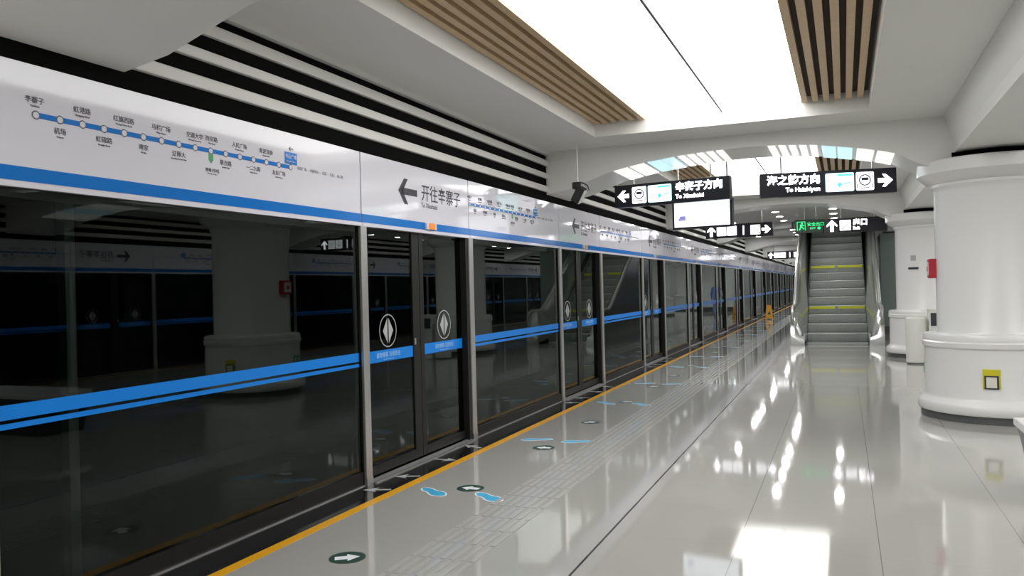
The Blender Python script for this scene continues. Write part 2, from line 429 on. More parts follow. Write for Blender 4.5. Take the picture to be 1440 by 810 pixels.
# ------------------------------------------------------------------ columns
def column_parts(root):
    MB().lathe([(.80, 0), (.80, .085)]).build('dark_plinth', 'plinth', root, smooth=True)
    MB().lathe([(.82, .085), (.83, .10), (.83, .17), (.815, .20), (.77, .235), (.755, .27), (.75, .80)]).build('pedestal', 'column', root, smooth=True)
    MB().lathe([(.75, .80), (.77, .82), (.775, .87), (.76, .885), (.765, .92), (.75, .955), (.70, .965), (.62, .97)]).build('ledge', 'column', root, smooth=True)
    MB().lathe([(.62, .97), (.61, .99), (.61, 2.60), (.615, 2.63), (.64, 2.66), (.64, 2.69)], n=72).build('shaft', 'column', root, smooth=True)
    MB().lathe([(.64, 2.69), (.70, 2.72), (.77, 2.785), (.785, 2.80), (.785, 2.93), (.77, 2.945)]).build('capital', 'column', root, smooth=True)
    MB().lathe([(.60, 2.945), (.60, 3.025)]).build('shadow_gap', 'black', root, smooth=True)
col0 = None
for i, yb in enumerate(BEAMS):
    lab = ['thick round white column just outside the right edge', 'thick round white column with a red box and a yellow plate', 'round white column beside the escalator and litter bin'][i] if i < 3 else f'round white column, {ORD[i]} of the row behind the escalator'
    if 3 <= i <= 3: continue
    if col0 is None:
        col0 = bpy.data.objects.new('column', None); COL.objects.link(col0); col0.location = (CX, yb - .1, 0); tag(col0, lab, 'column', 'round columns along the platform', 'structure'); column_parts(col0)
    else: dup(col0, (CX, yb - .1, 0), 0, lab)
C1 = Vector((CX, BEAMS[1] - .1, 0)); C2 = Vector((CX, BEAMS[2] - .1, 0))
def on_column(c, r, ang):   # frame of a plate on a column: ang = direction of the outward normal
    n = Vector((cos(ang), sin(ang), 0)); x = Vector((0, 0, 1)).cross(n)
    return c + n * r, x, n
t = thing('fire_alarm_box', 'red fire alarm box on the shaft of the nearest white column', 'alarm box', (C1.x - .61, C1.y + .05, 1.72))
MB().box(-.075, .012, -.12, .12, -.115, .115).build('box_body', 'red', t, bevel=.012)
MB().box(-.082, -.0755, -.085, .085, -.08, .08).build('front_plate', 'cream', t)
MB().box(-.088, -.0825, -.03, .03, -.03, .03).build('push_button', 'red', t)
p, x, n = on_column(C1, .747, math.atan2(-.76, -.17))
t = thing('wall_socket_plate', 'yellow edged socket plate low on the nearest white column', 'socket plate', p, math.atan2(n.y, n.x) + pi / 2)
MB().box(-.085, .085, -.012, .01, .385, .60).build('yellow_plate', 'warn_yellow', t, bevel=.004)
MB().box(-.068, .068, -.02, -.0125, .385, .53).build('dark_frame', 'ink', t)
MB().box(-.05, .05, -.027, -.0205, .40, .515).build('socket_cover', 'cream', t)
p, x, n = on_column(C1, .748, radians(165))
t = thing('exit_marker', 'small green evacuation plate on the pedestal of the nearest column', 'exit marker', p, math.atan2(n.y, n.x) + pi / 2)
MB().box(-.11, .11, -.006, .012, .47, .60).build('plate', 'green_ink', t)
m = MB(); T = frame((0, -.0065, .535), (1, 0, 0), (0, 0, 1))
m.poly([(-.095, .012), (-.05, .012), (-.05, .04), (.0, 0), (-.05, -.04), (-.05, -.012), (-.095, -.012)], .001, T); m.rect(.03, .095, -.035, .035, .001, T)
m.build('arrow', 'white_ink', t)
p, x, n = on_column(C2, .612, math.atan2(-.85, -.5))
t = thing('platform_plate', 'small dark blue plate on the column beside the escalator', 'plate', p, math.atan2(n.y, n.x) + pi / 2)
MB().box(-.10, .10, -.012, .002, 1.80, 1.84).build('plate', 'bag', t)
MB().box(-.05, .05, -.008, .03, 1.97, 2.08).build('notice', 'grey_ink', t)

# ------------------------------------------------------------------ platform screen
YZ = lambda x, y, z: frame((x, y, z), (0, 1, 0), (0, 0, 1))      # text plane facing the platform
def arrow_left(m, T, tip, tail, hgt, sh, t=.001):
    d = 1 if tail > tip else -1
    k = .46 * hgt
    # chevron head with a shaft
    m.poly([(tip, 0), (tip + d * k, hgt / 2), (tip + d * (k + sh * 1.1), hgt / 2), (tip + d * sh * 1.35, 0)], t, T)
    m.poly([(tip, 0), (tip + d * k, -hgt / 2), (tip + d * (k + sh * 1.1), -hgt / 2), (tip + d * sh * 1.35, 0)], t, T)
    m.rect(*sorted((tip + d * sh * .8, tail)), -sh / 2, sh / 2, t, T)

STN = ['辛寨子', '机场', '虹港路', '虹锦路', '红旗西路', '湾家', '马栏广场', '辽师大', '交通大学', '西安路', '联合路', '人民广场', '一二九街', '青泥洼桥', '友好广场']
PIN = ['Xinzhaizi', 'Airport', 'Honggang Road', 'Hongjin Road', 'Hongqi West Road', 'Wanjia', 'Malan Square', 'Liaoning Normal Univ.', 'Jiaotong University', "Xi'an Road", 'Lianhe Road', 'Renmin Square', 'Yierjiu Street', 'Qingniwaqiao', 'Youhao Square']
UP = [1, 0, 1, 0, 1, 0, 1, 0, 1, 1, 0, 1, 0, 1, 0]

def header_base(root, L, y0=0.):
    MB().box(-.22, 0, y0 + .008, L - .008, HB + .018, HT).build('panel', 'header', root)
    MB().box(0, .003, y0 + .006, L - .006, HB + .022, HB + .092).build('blue_band', 'band', root)
    MB().box(-.20, .012, y0 + .004, L - .004, HB - .012, HB + .016).build('lower_lip', 'header', root)
def make_header_map(label, loc, y0h=0.):
    r = thing('header_panel', label, 'header panel', loc, 0, 'header panels with a route map')
    L = 2.98; header_base(r, L, y0h)
    z0 = 2.53; y0 = .036; p = .1345; x = .0005
    ln = MB().box(x, x + .0015, y0, y0 + 15 * p, z0 - .014, z0 + .014); ln.build('route_line', 'band', r)
    for i in range(16):
        T = YZ(x + .0016, y0 + i * p, z0)
        d = MB().disc(0, 0, .0225, .0006, T, 18).build('station_mark', 'map_ink', r)
        MB().disc(0, 0, .0165, .0012, T, 16).build('mark_centre', 'header', d)
    tx = MB()
    for i, (c, e) in enumerate(zip(STN, PIN)):
        up = UP[i]; yy = y0 + i * p + (0 if i not in (0,) else -.004)
        zz = z0 + (.072 if up else -.062)
        if i == 9: zz = z0 + .075; yy += .01
        tx.text(c, .036, YZ(x + .001, yy, zz), .008, 'CENTER'); tx.text(e, .014, YZ(x + .001, yy, zz - .028), 0, 'CENTER')
    tx.text('换乘1号线', .027, YZ(x + .001, y0 + 9 * p + .01, z0 - .125), .006, 'CENTER'); tx.text('Transfer to Line 1', .012, YZ(x + .001, y0 + 9 * p + .01, z0 - .147), 0, 'CENTER')
    arrow_left(tx, YZ(x + .001, y0 + 15 * p + .01, z0 + .135), -.026, .026, .032, .008)
    tx.build('lettering', 'map_ink', r)
    g = MB(); T = YZ(x + .001, y0 + 9 * p, z0 - .045); g.poly([(-.02, .03), (.02, .03), (.02, -.012), (0, -.036), (-.02, -.012)], .001, T)
    g.build('transfer_mark', 'green_ink', r)
    b = MB().box(x, x + .002, y0 + 15 * p - .065, y0 + 15 * p + .075, z0 + .022, z0 + .108); bo = b.build('current_station_plate', 'band', r)
    w = MB().text('中山广场', .031, YZ(x + .003, y0 + 15 * p + .005, z0 + .075), .008, 'CENTER').text('Zhongshan Square', .0135, YZ(x + .003, y0 + 15 * p + .005, z0 + .042), 0, 'CENTER')
    w.build('plate_lettering', 'white_ink', bo)
    ft = MB().text('— 港湾广场 — 会展中心 — 东港 — 东海 — 海之韵', .028, YZ(x + .001, y0 + 15 * p + .04, z0 + .003), 0)
    ft.build('passed_stations', 'ink_light', r)
    return r
def make_header_door(label, loc):
    r = thing('header_panel', label, 'header panel', loc, 0, 'header panels over the sliding doors')
    L = 2.10; header_base(r, L)
    m = MB(); T = YZ(.0005, 0, 2.525)
    arrow_left(m, T, .62, .97, .235, .062); m.build('arrow', 'ink', r)
    m = MB().text('开往辛寨子', .172, YZ(.0012, 1.05, 2.535), .004); m.text('To Xinzhaizi', .066, YZ(.0012, 1.045, 2.425), .004); m.build('lettering', 'ink', r)
    return r
def make_fixed(label, loc, L=2.98):
    r = thing('fixed_glass_panel', label, 'glass panel', loc, 0, 'fixed glass screen panels')
    MB().box(-.035, -.02, .055, L - .055, .10, HB - .014).build('glass_pane', 'glass', r)
    MB().box(-.0195, -.0185, .06, L - .06, 1.03, 1.102).build('wide_blue_stripe', 'film', r)
    MB().box(-.0195, -.0185, .06, L - .06, .985, 1.012).build('narrow_blue_stripe', 'film', r)
    MB().box(-.07, -.005, .055, L - .055, 0, .11).build('bottom_rail', 'dark_steel', r)
    MB().box(-.004, .012, .055, L - .055, 0, .007).build('edge_trim', 'steel', r)
    MB().box(-.07, -.03, .055, L - .055, HB - .06, HB - .014).build('top_rail', 'dark_steel', r)
    return r
def make_leaf(label, loc, right):
    """left leaf spans local y 0.05..1.04, right leaf 1.06..2.0"""
    r = thing('sliding_door_leaf', label, 'sliding door', loc, 0, 'sliding glass door leaves')
    a, b = (1.055, 1.978) if right else (.05, 1.045)
    s0 = (a, a + .075) if right else (b - .13, b)
    ga, gb = (s0[1], b) if right else (a, s0[0])
    MB().box(-.068, -.056, ga, gb, .06, HB - .01).build('glass_pane', 'glass', r)
    st = MB().box(-.078, -.044, s0[0], s0[1], .03, HB - .01).build('meeting_stile', 'dark_steel', r)
    if not right: MB().box(-.043, -.039, s0[0] + .015, s0[0] + .04, 1.10, 1.16).build('latch_plate', 'steel', st)
    MB().box(-.078, -.044, a, b, .03, .11).build('bottom_rail', 'dark_steel', r)
    MB().box(-.0555, -.0545, ga + .005, gb, .99, 1.092).build('blue_stripe', 'film', r)
    yc = 1.57 if right else .475; T = YZ(-.0555, yc, 1.258)
    m = MB().ring(0, 0, .138, .147, .0008, T)
    for s in (-1, 1): m.poly([(s * .010, .112), (s * .088, 0), (s * .010, -.112)], .0008, T)
    m.build('door_emblem', 'grey_ink', r)
    MB().text('请勿倚靠 注意安全', .05, YZ(-.0535, yc, 1.046), .004, 'CENTER').text('Do not lean on the door', .018, YZ(-.0535, yc, 1.008), 0, 'CENTER').build('lettering', 'pale_ink', r)
    return r
def make_post_b(label, loc):
    r = thing('screen_post', label, 'post', loc, 0, 'steel posts of the glass screen')
    MB().box(-.005, .022, -.045, .045, 0, HB - .014).build('front_plate', 'steel', r, bevel=.004)
    MB().box(-.08, -.005, -.046, .046, 0, HB - .014).build('rear_jamb', 'dark_steel', r)
    MB().box(.0, .026, -.046, .046, 0, .06).build('foot_cover', 'steel', r)
    return r
def make_post_c(label, loc):
    r = thing('screen_post', label, 'post', loc, 0, 'steel posts of the glass screen')
    MB().box(-.012, .022, -.05, .05, 0, HB - .014).build('front_plate', 'steel', r, bevel=.004)
    MB().box(-.08, -.012, -.046, .046, 0, HB - .014).build('rear_web', 'dark_steel', r)
    MB().box(-.082, -.02, -.115, -.05, 0, HB - .014).build('door_jamb', 'dark_steel', r)
    MB().box(-.02, .008, -.115, -.05, 0, HB - .014).build('jamb_face', 'dark_steel', r)
    MB().box(.0, .026, -.05, .05, 0, .06).build('foot_cover', 'steel', r)
    return r
def make_indicator(label, loc, lens='orange'):
    r = thing('door_indicator', label, 'indicator lamp', loc, 0, 'door indicator lamps')
    MB().box(.004, .03, -.10, .10, 2.195, 2.26).build('housing', 'header', r, bevel=.004)
    MB().box(.03, .042, -.055, .055, 2.198, 2.257).build('lens', lens, r, bevel=.004)
    return r
def make_threshold(label, loc):
    r = thing('door_threshold', label, 'threshold', loc, 0, 'steel door thresholds')
    MB().box(-.042, .055, .05, 2.03, .0, .012).build('plate', 'steel', r)
    m = MB()
    for i in range(2): m.box(-.028 + i * .04, -.024 + i * .04, .06, 2.02, .012, .014)
    m.build('grooves', 'ink_light', r)
    return r

PR = {}
def put(key, maker, label, loc, rz=0):
    if key not in PR:
        PR[key] = maker(label, loc); PR[key].rotation_euler = (0, 0, rz)
    else: return dup(PR[key], loc, rz, label)
    return PR[key]
NM = 14
for k in range(-1, NM):
    yb = PB + PER * k; yc = PC + PER * k
    o = ORD[k] if k >= 0 else None
    if k >= 0:
        put('leafL', lambda l, p: make_leaf(l, p, False), f'near leaf of the {o} sliding glass door along the screen', (XG, yb, 0))
        put('leafR', lambda l, p: make_leaf(l, p, True), f'far leaf of the {o} sliding glass door along the screen', (XG, yb, 0))
        put('postB', make_post_b, f'silver post on the near side of the {o} sliding door', (XG, yb, 0))
        put('hdoor', make_header_door, f'white header panel with black arrow over the {o} sliding door', (XG, yb, 0))
        if k == 0: make_indicator('small orange lamp on the blue band over the first sliding door', (XG, yb + 1.2, 0))
        else: put('ind', lambda l, p: make_indicator(l, p, 'amber_off'), f'small dull amber lamp on the blue band over the {o} sliding door', (XG, yb + 1.2, 0))
        put('thr', make_threshold, f'silver steel threshold plate under the {o} sliding door', (XG, yb, 0))
    if k < 0:
        make_post_b('silver post at the left edge before the widest glass panel', (XG, 2.56, 0))
        make_fixed('widest dark glass panel with two blue stripes before the first sliding door', (XG, 2.56, 0), PB - 2.56)
        make_header_map('nearest white header panel with the blue line route map', (XG, yc, 0), -.30)
        continue
    put('postC', make_post_c, f'silver post with dark jamb on the far side of the {o} sliding door', (XG, yc, 0))
    put('fixed', make_fixed, f'fixed dark glass panel with blue stripes just past the {o} sliding door', (XG, yc, 0))
    put('hmap', make_header_map, f'white header panel with route map just past the {o} sliding door', (XG, yc, 0))
# the opposite screen, seen mirrored in the glass
for k in range(0, 7):
    yb = PB + PER * k + 3.0; o = ORD[k]; rz = pi
    for key, nm in (('leafL', 'far leaf of the {} sliding door of the opposite screen'), ('leafR', 'near leaf of the {} sliding door of the opposite screen'), ('postB', 'silver post past the {} sliding door of the opposite screen'), ('hdoor', 'white header panel over the {} sliding door of the opposite screen'), ('thr', 'steel threshold under the {} sliding door of the opposite screen')):
        dup(PR[key], (XO, yb, 0), rz, nm.format(o))
    dup(PR['postC'], (XO, yb - 2.1, 0), rz, f'silver post before the {o} sliding door of the opposite screen')
    dup(PR['fixed'], (XO, yb - 2.1, 0), rz, f'fixed glass panel before the {o} sliding door of the opposite screen')
    dup(PR['hmap'], (XO, yb - 2.1, 0), rz, f'header panel with route map before the {o} opposite sliding door')
# steel support standing in the track bed right behind the nearest glass panel
t = thing('track_side_support', 'dim grey post seen through the widest glass panel', 'post', (-4.33, 3.5, -1.3))
MB().box(-.035, .035, -.035, .035, 0.012, 4.88).build('shaft', 'steel', t, bevel=.004)
MB().box(-.08, .08, -.08, .08, 0, .012).build('base_plate', 'steel', t)

# ------------------------------------------------------------------ floor stickers
def footprint(label, x, y, ang):
    t = thing('footprint_sticker', label, 'floor sticker', (x, y, 0), ang, 'blue footprint stickers on the floor')
    def shoe(k):
        pts = []
        for i in range(28):
            a = 2 * pi * i / 28; c, s = cos(a), sin(a)
            w = .060 + .012 * c - .024 * math.exp(-((c + .12) / .32) ** 2)
            pts.append((c * (.16 + k), s * (w + k)))
        return pts
    MB().poly(shoe(.014), .0012).build('white_outline', 'white_ink', t)
    MB().poly(shoe(0), .0018).build('blue_sole', 'cyan_ink', t)
    return t
def arrow_disc(label, x, y, ang):
    t = thing('arrow_sticker', label, 'floor sticker', (x, y, 0), ang, 'round green arrow stickers on the floor')
    MB().disc(0, 0, .112, .0012, None, 28).build('green_disc', 'dark_green', t)
    m = MB().poly([(-.075, .03), (0, .03), (0, .065), (.075, 0), (0, -.065), (0, -.03), (-.075, -.03)], .0018); m.build('arrow', 'white_ink', t)
    return t
def chevron(label, x, y, ang):
    t = thing('boarding_arrow_sticker', label, 'floor sticker', (x, y, 0), ang, 'white boarding arrows on the black strip')
    m = MB().poly([(-.11, .018), (.02, .018), (.0, .07), (.12, 0), (.0, -.07), (.02, -.018), (-.11, -.018)], .0012); m.build('arrow', 'grey_ink', t)
    return t
fp = ar = cv = None
for k in range(0, 8):
    yb = PER * k; o = ORD[k]
    for (x, y, a, d) in ((-3.07, 5.73, radians(-34), 'near side, closest to the yellow line'), (-2.58, 5.71, radians(-34), 'near side, farthest from the yellow line'), (-3.05, 8.04, radians(22 + 180), 'far side, closest to the yellow line'), (-2.60, 8.04, radians(22 + 180), 'far side, farthest from the yellow line')):
        lab = f'blue footprint by the {o} sliding door, {d}'
        if fp is None: fp = footprint(lab, x, y + yb, a)
        else: dup(fp, (x, y + yb, 0), a, lab)
    for (x, y, a, d) in ((-2.83, 5.92, pi, 'between the near footprints'), (-2.83, 7.64, pi, 'between the far footprints'), (-2.82, 4.15, radians(35), 'alone before the near footprints')):
        lab = f'round green arrow sticker by the {o} sliding door, {d}'
        if ar is None: ar = arrow_disc(lab, x, y + yb, a)
        else: dup(ar, (x, y + yb, 0), a, lab)
    for (y, a, d) in ((5.66, radians(200), 'nearest'), (6.15, radians(200), 'second nearest'), (6.86, radians(0), 'middle'), (7.5, radians(160), 'farthest')):
        lab = f'pale arrow on the black strip before the {o} sliding door, {d} of four'
        if cv is None: cv = chevron(lab, -3.54, y + yb, a)
        else: dup(cv, (-3.54, y + yb, 0), a, lab)

# ------------------------------------------------------------------ hanging signs
XZ = lambda x, z, y=0.: frame((x, y, z), (1, 0, 0), (0, 0, 1))
def sign_box(r, w, h, d=.12):
    MB().box(-w / 2, w / 2, -d / 2, d / 2, -h / 2, h / 2).build('sign_box', 'sign', r, bevel=.006)
def rods(r, xs, z0, z1):
    for x in xs: MB().tube([(x, 0, z0), (x, 0, z1)], .012).build('hanging_rod', 'bright_steel', r, smooth=True)
def lit(r, name, material, f, y=-.0605):
    m = MB(); f(m, lambda x, z: XZ(x, z, y)); return m.build(name, material, r)
def big_arrow(m, T, d, s):
    m.poly([(d * s * .55, 0), (d * s * .02, s * .5), (d * -s * .22, s * .5), (d * s * .02, s * .17), (-d * s * .55, s * .17), (-d * s * .55, -s * .17), (d * s * .02, -s * .17), (-d * s * .22, -s * .5), (d * s * .02, -s * .5)], .002, T)
def up_arrow(m, T, s):
    m.poly([(0, s * .55), (s * .45, s * .08), (s * .45, -s * .1), (s * .15, s * .12), (s * .15, -s * .55), (-s * .15, -s * .55), (-s * .15, s * .12), (-s * .45, -s * .1), (-s * .45, s * .08)], .002, T)
def direction_sign(label, loc, rz, txt, eng, flip):
    r = thing('direction_sign', label, 'hanging sign', loc, rz, 'illuminated direction signs')
    w, h = 1.78, .335; sign_box(r, w, h); s = -1 if flip else 1
    lit(r, 'arrow', 'sign_white', lambda m, T: big_arrow(m, T(-s * .745, .0), -s, .17))
    ic = lit(r, 'train_icon', 'sign_icon', lambda m, T: m.rrect(-.115, .115, -.125, .125, .02, .002, T(-s * .485, 0)))
    def icon(m, T):
        m.ring(0, .015, .062, .078, .001, T(-s * .485, 0)); m.rect(-.045, .045, .01, .05, .001, T(-s * .485, 0)); m.rect(-.055, .055, -.098, -.085, .001, T(-s * .485, 0))
        for q in (-1, 1): m.rect(q * .1 - .005, q * .1 + .005, -.095, -.03, .001, T(-s * .485, 0)); m.rect(q * .1 - .005, q * .1 + .005, .04, .1, .001, T(-s * .485, 0))
    lit(ic, 'icon_lines', 'icon_ink', icon, -.0628)
    mp = lit(r, 'map_pane', 'sign_cyan', lambda m, T: m.rrect(-.185, .185, -.127, .127, .02, .002, T(-s * .16, 0)))
    def mpl(m, T):
        t = T(-s * .16, 0)
        m.rect(-.03, .165, .085, .108, .001, t)
    def mpl2(m, T): m.poly([(-.03, -.02), (.0, .0), (.03, -.03), (.0, -.07), (-.02, -.06)], .001, T(-s * .16, 0))
    def mpl3(m, T): m.poly([(.05, -.02), (.14, .0), (.14, -.012), (.05, -.032)], .001, T(-s * .16, 0))
    lit(mp, 'map_title', 'sign_blue', mpl, -.0628); lit(mp, 'map_place', 'sign_blue', mpl2, -.0628); lit(mp, 'map_coast', 'sign_blue', mpl3, -.0628)
    x0 = .055 if not flip else -.82
    lit(r, 'lettering', 'sign_white', lambda m, T: (m.text(txt, .142, T(.085 if not flip else -.80, .055), .03), m.text(eng, .085, T(.085 if not flip else -.55, -.075), .02)))
    rods(r, (-.6, .6), h / 2, ZC - loc[2])
    return r
ZS = 2.965
direction_sign('black hanging sign with left arrow and cyan map pane, above the screen', (-2.33, 12.0, ZS + .003), radians(-10), '辛寨子方向', 'To Xinzhaizi', False)
direction_sign('black hanging sign with right arrow and cyan map pane', (-.19, 12.05, ZS - .01), radians(11), '海之韵方向', 'To Haizhiyun', True)
# information display hung under the left sign
t = thing('information_display', 'bright white display screen hung below the left arrow sign', 'display screen', (-1.93, 12.32, 2.655), radians(-10))
MB().box(-.46, .46, -.05, .05, -.215, .215).build('housing', 'sign', t, bevel=.006)
sc = MB().box(-.425, .425, -.056, -.0505, -.185, .19).build('screen', 'tv', t)
MB().rect(-.24, -.15, -.09, -.02, .001, XZ(-.1, 0, -.0565)).rect(-.33, -.29, -.09, -.05, .001, XZ(-.03, 0, -.0565)).text('下一班列车 Next train', .04, XZ(-.14, .12, -.0565)).build('screen_content', 'tv_dim', sc)
for x in (-.38, .38): MB().tube([(x, .0, .215), (x, .0, ZC - 2.655)], .014).build('hanging_rod', 'bright_steel', t, smooth=True)

def facility_sign(label, loc, rz=0, f=1):
    r = thing('facility_sign', label, 'hanging sign', loc, rz, 'illuminated facility signs')
    w, h = 1.6, .335; sign_box(r, w, h)
    lit(r, 'up_arrow', 'sign_white', lambda m, T: up_arrow(m, T(-.66 * f, 0), .22))
    def l1(m, T): m.ring(0, .0, .045, .055, .001, T(0, 0)); m.rect(-.006, .006, -.09, .09, .001, T(0, 0))
    def l2(m, T): m.ring(0, 0, .03, .045, .001, T(0, 0)); m.rect(.07, .1, .06, .1, .001, T(0, 0)); m.rect(.07, .1, -.1, -.06, .001, T(0, 0))
    def l0(m, T):
        for i in range(4): m.rect(-.08, .08, -.08 + i * .045, -.073 + i * .045, .001, T(0, 0))
    for nm, x, fn in (('toilet_icon', -.41, l0), ('lift_icon', -.16, l1), ('exit_icon', .40, l2)):
        a = lit(r, nm, 'sign_icon', lambda m, T: m.rrect(-.115, .115, -.115, .115, .015, .002, T(x * f, 0)))
        lit(a, 'icon_lines', 'icon_ink', lambda m, T: fn(m, lambda p, q: T(p + x * f, q)), -.0628)
    lit(r, 'divider', 'sign_white', lambda m, T: m.rect(-.012, .012, -.11, .11, .002, T(.12 * f, 0)))
    lit(r, 'side_arrow', 'sign_white', lambda m, T: big_arrow(m, T(.655 * f, 0), f, .19))
    rods(r, (-.55, .55), h / 2, ZC - loc[2])
    return r
fs = facility_sign('black hanging sign with up arrow, icons and right arrow, left of the green exit sign', (-2.35, 20.5, 2.895), radians(-4))
dup(fs, (-2.25, 36.9, 2.78), 0, 'small far hanging sign beyond the escalator, above the screen end')
o = facility_sign('black facility sign over the opposite platform half, mirrored in the glass', (4.95, 18.55, 2.93), radians(5), -1)
for c in kids(o):
    if c.name.startswith('hanging_rod'): c.scale.z = .34 / (ZC - 2.93)
# exit sign group before the escalator
t = thing('exit_sign', 'green lit running figure exit sign before the escalator', 'exit sign', (-.735, 20.5, 2.915))
MB().box(-.315, .315, -.06, .06, -.155, .155).build('sign_box', 'green_box', t, bevel=.006)
def man(m, T):
    q = T(-.17, 0)
    m.rect(-.1, -.085, -.10, .11, .002, q); m.rect(-.1, .09, .1, .112, .002, q); m.rect(.078, .09, -.10, .11, .002, q)
    m.disc(.015, .07, .022, .002, q, 12); m.poly([(-.03, .045), (.03, .045), (.02, -.02), (-.03, -.02)], .002, q)
    m.poly([(-.03, -.02), (.0, -.02), (-.03, -.09), (-.065, -.09)], .002, q); m.poly([(.0, -.02), (.02, -.015), (.065, -.05), (.05, -.075)], .002, q); m.poly([(.03, .045), (.07, .01), (.06, 0), (.02, .03)], .002, q)
    m.text('安全出口', .095, T(-.04, .035), .012); m.text('EXIT', .062, T(.02, -.055), .02)
    m.poly([(.17, -.02), (.2, -.02), (.2, -.002), (.25, -.045), (.2, -.088), (.2, -.07), (.17, -.07)], .002, T(.02, -.01))
lit(t, 'running_figure_and_lettering', 'sign_green', man)
rods(t, (-.1, .15), .155, ZC - 2.915)
t = thing('exit_direction_sign', 'black hanging sign with up arrow right of the green exit sign', 'hanging sign', (.27, 20.5, 2.895))
sign_box(t, 1.36, .335)
lit(t, 'up_arrow', 'sign_white', lambda m, T: up_arrow(m, T(-.50, 0), .25))
a = lit(t, 'stair_icon', 'sign_icon', lambda m, T: m.rrect(-.12, .12, -.12, .12, .015, .002, T(-.21, 0)))
lit(a, 'icon_lines', 'icon_ink', lambda m, T: m.poly([(-.09, -.09), (.09, .07), (.09, .055), (-.06, -.09)], .001, T(-.21, 0)), -.0628)
lit(t, 'lettering', 'sign_white', lambda m, T: (m.text('出口', .16, T(-.05, .05), .035), m.text('Exit', .095, T(-.05, -.075), .03)))
rods(t, (-.3, .4), .1675, ZC - 2.895)

# surveillance camera on a drop rod
t = thing('surveillance_camera', 'dark surveillance camera on a ceiling drop rod left of the signs', 'camera', (-3.13, 9.95, 2.83))
MB().tube([(0, 0, .09), (0, 0, ZC - 2.83)], .012).build('drop_rod', 'ceil', t, smooth=True)
MB().box(-.06, .06, -.05, .05, .03, .12).build('mount', 'cam_black', t, bevel=.012)
T = Matrix.Translation((.03, -.02, -.03)) @ Matrix.Rotation(radians(35), 4, 'Y') @ Matrix.Rotation(radians(18), 4, 'X')
b = MB().box(-.06, .055, -.05, .05, -.12, .09, T).build('housing', 'cam_black', t, bevel=.01)
MB().box(.056, .062, -.045, .045, -.115, .085, T).build('side_cover', 'slat', b)
MB().tube([(.06, 0, .11), (.13, 0, .07), (.15, 0, .01), (.12, 0, -.0)], .009).build('bracket', 'cam_black', t, smooth=True)

# ------------------------------------------------------------------ escalator
EX0, EX1, SX0, SX1, EY = -1.27, .88, -.93, .53, 22.1
SL = .231 / .4
NS = 19
esc = thing('escalator', 'silver escalator with yellow marked steps rising past the exit sign', 'escalator', (0, 0, 0))
for k in range(NS):
    y = EY + .4 * k; z = max(.0, (k - 1) * .231 + .0) + .002
    zn = z if k else .002
    pr = [(y + .02, zn - .005), (y, zn - .02), (y + .005, zn - .12), (y + .03, zn - .26), (y + .43, zn - .26), (y + .43, zn - .005)]
    if k < 2: pr = [(y, .002), (y, -.1), (y + .43, -.1), (y + .43, zn + .0)]
    s = MB().extr(pr, 'x', SX0, SX1).build('step', 'step', esc)
    m = MB()
    if k >= 2:
        for i in range(24):
            xx = SX0 + .03 + i * (SX1 - SX0 - .06) / 24
            m.box(xx, xx + .03, y - .006, y + .004, zn - .20, zn - .025)
        m.build('riser_cleats', 'step', s)
    if k in (5, 10):
        MB().box(SX0 + .02, -.24, y - .016, y - .0065, zn - .09, zn - .02).box(-.16, SX1 - .02, y - .016, y - .0065, zn - .09, zn - .02).build('yellow_sticker', 'step_mark', s)
zc = lambda y: max(0., (y - EY - .45) * SL)
ys = [21.42, 21.44, 21.5, 21.6, 21.75, 21.95, 22.2, 22.5, 22.8] + [23.2 + .6 * i for i in range(13)]
tp = lambda y: .93 * math.sqrt(max(.08, 1 - max(0, (21.95 - y) / .55) ** 2)) + zc(y)
for s in (-1, 1):
    xo, xi = (EX0, SX0 - .01) if s < 0 else (EX1, SX1 + .01)
    secs = []
    for y in ys:
        h = tp(y); b0 = 0 if y < 27.5 else min(zc(y) - .9, 9); zb = zc(y)
        q = [(xo, y, b0), (xo, y, h - .02), (xo - s * .10, y, h), (xo - s * .16, y, h - .06), (xi - s * .0 + s * .02, y, max(b0 + .02, min(zb + .22, h * .6))), (xi, y, max(b0 + .01, zb + .14 if y > 22.0 else .10)), (xi, y, b0)]
        secs.append(q)
    bal = MB().loft(secs).build('balustrade', 'bright_steel', esc, smooth=True)
    xr = xo - s * .05
    hp = [(xr, 21.5, .55), (xr, 21.4, .68), (xr, 21.42, .82), (xr, 21.55, .92), (xr, 21.75, .965)] + [(xr, y, tp(y) + .035) for y in ys if y > 21.9]
    MB().tube(hp, .036).build('handrail', 'steel', bal, smooth=True)
    MB().box(min(xi, xi + s * .03), max(xi, xi + s * .03), 21.5, 22.3, 0, .30).build('entry_skirt', 'bright_steel', bal)
MB().box(SX0, SX1, 21.35, EY, -.05, .006).build('comb_plate', 'bright_steel', esc)
MB().loft([[(SX0, y, max(-.0, zc(y) - .9)), (SX1, y, max(-.0, zc(y) - .9)), (SX1, y, max(.0, zc(y) - .5)), (SX0, y, max(.0, zc(y) - .5))] for y in (24.0, 30.6)]).build('truss_soffit', 'shade_wall', esc)
# panelled wall beside the escalator
struct(MB().box(1.02, 2.3, 26.5, 34.3, 0, 2.98).build('wall_lift', 'shade_wall'), 'grey green panelled wall just right of the escalator', 'wall')
struct(MB().box(1.01, 2.31, 26.49, 34.31, 0, .22).build('baseboard_lift', 'plinth'), 'dark baseboard of the wall right of the escalator', 'baseboard')

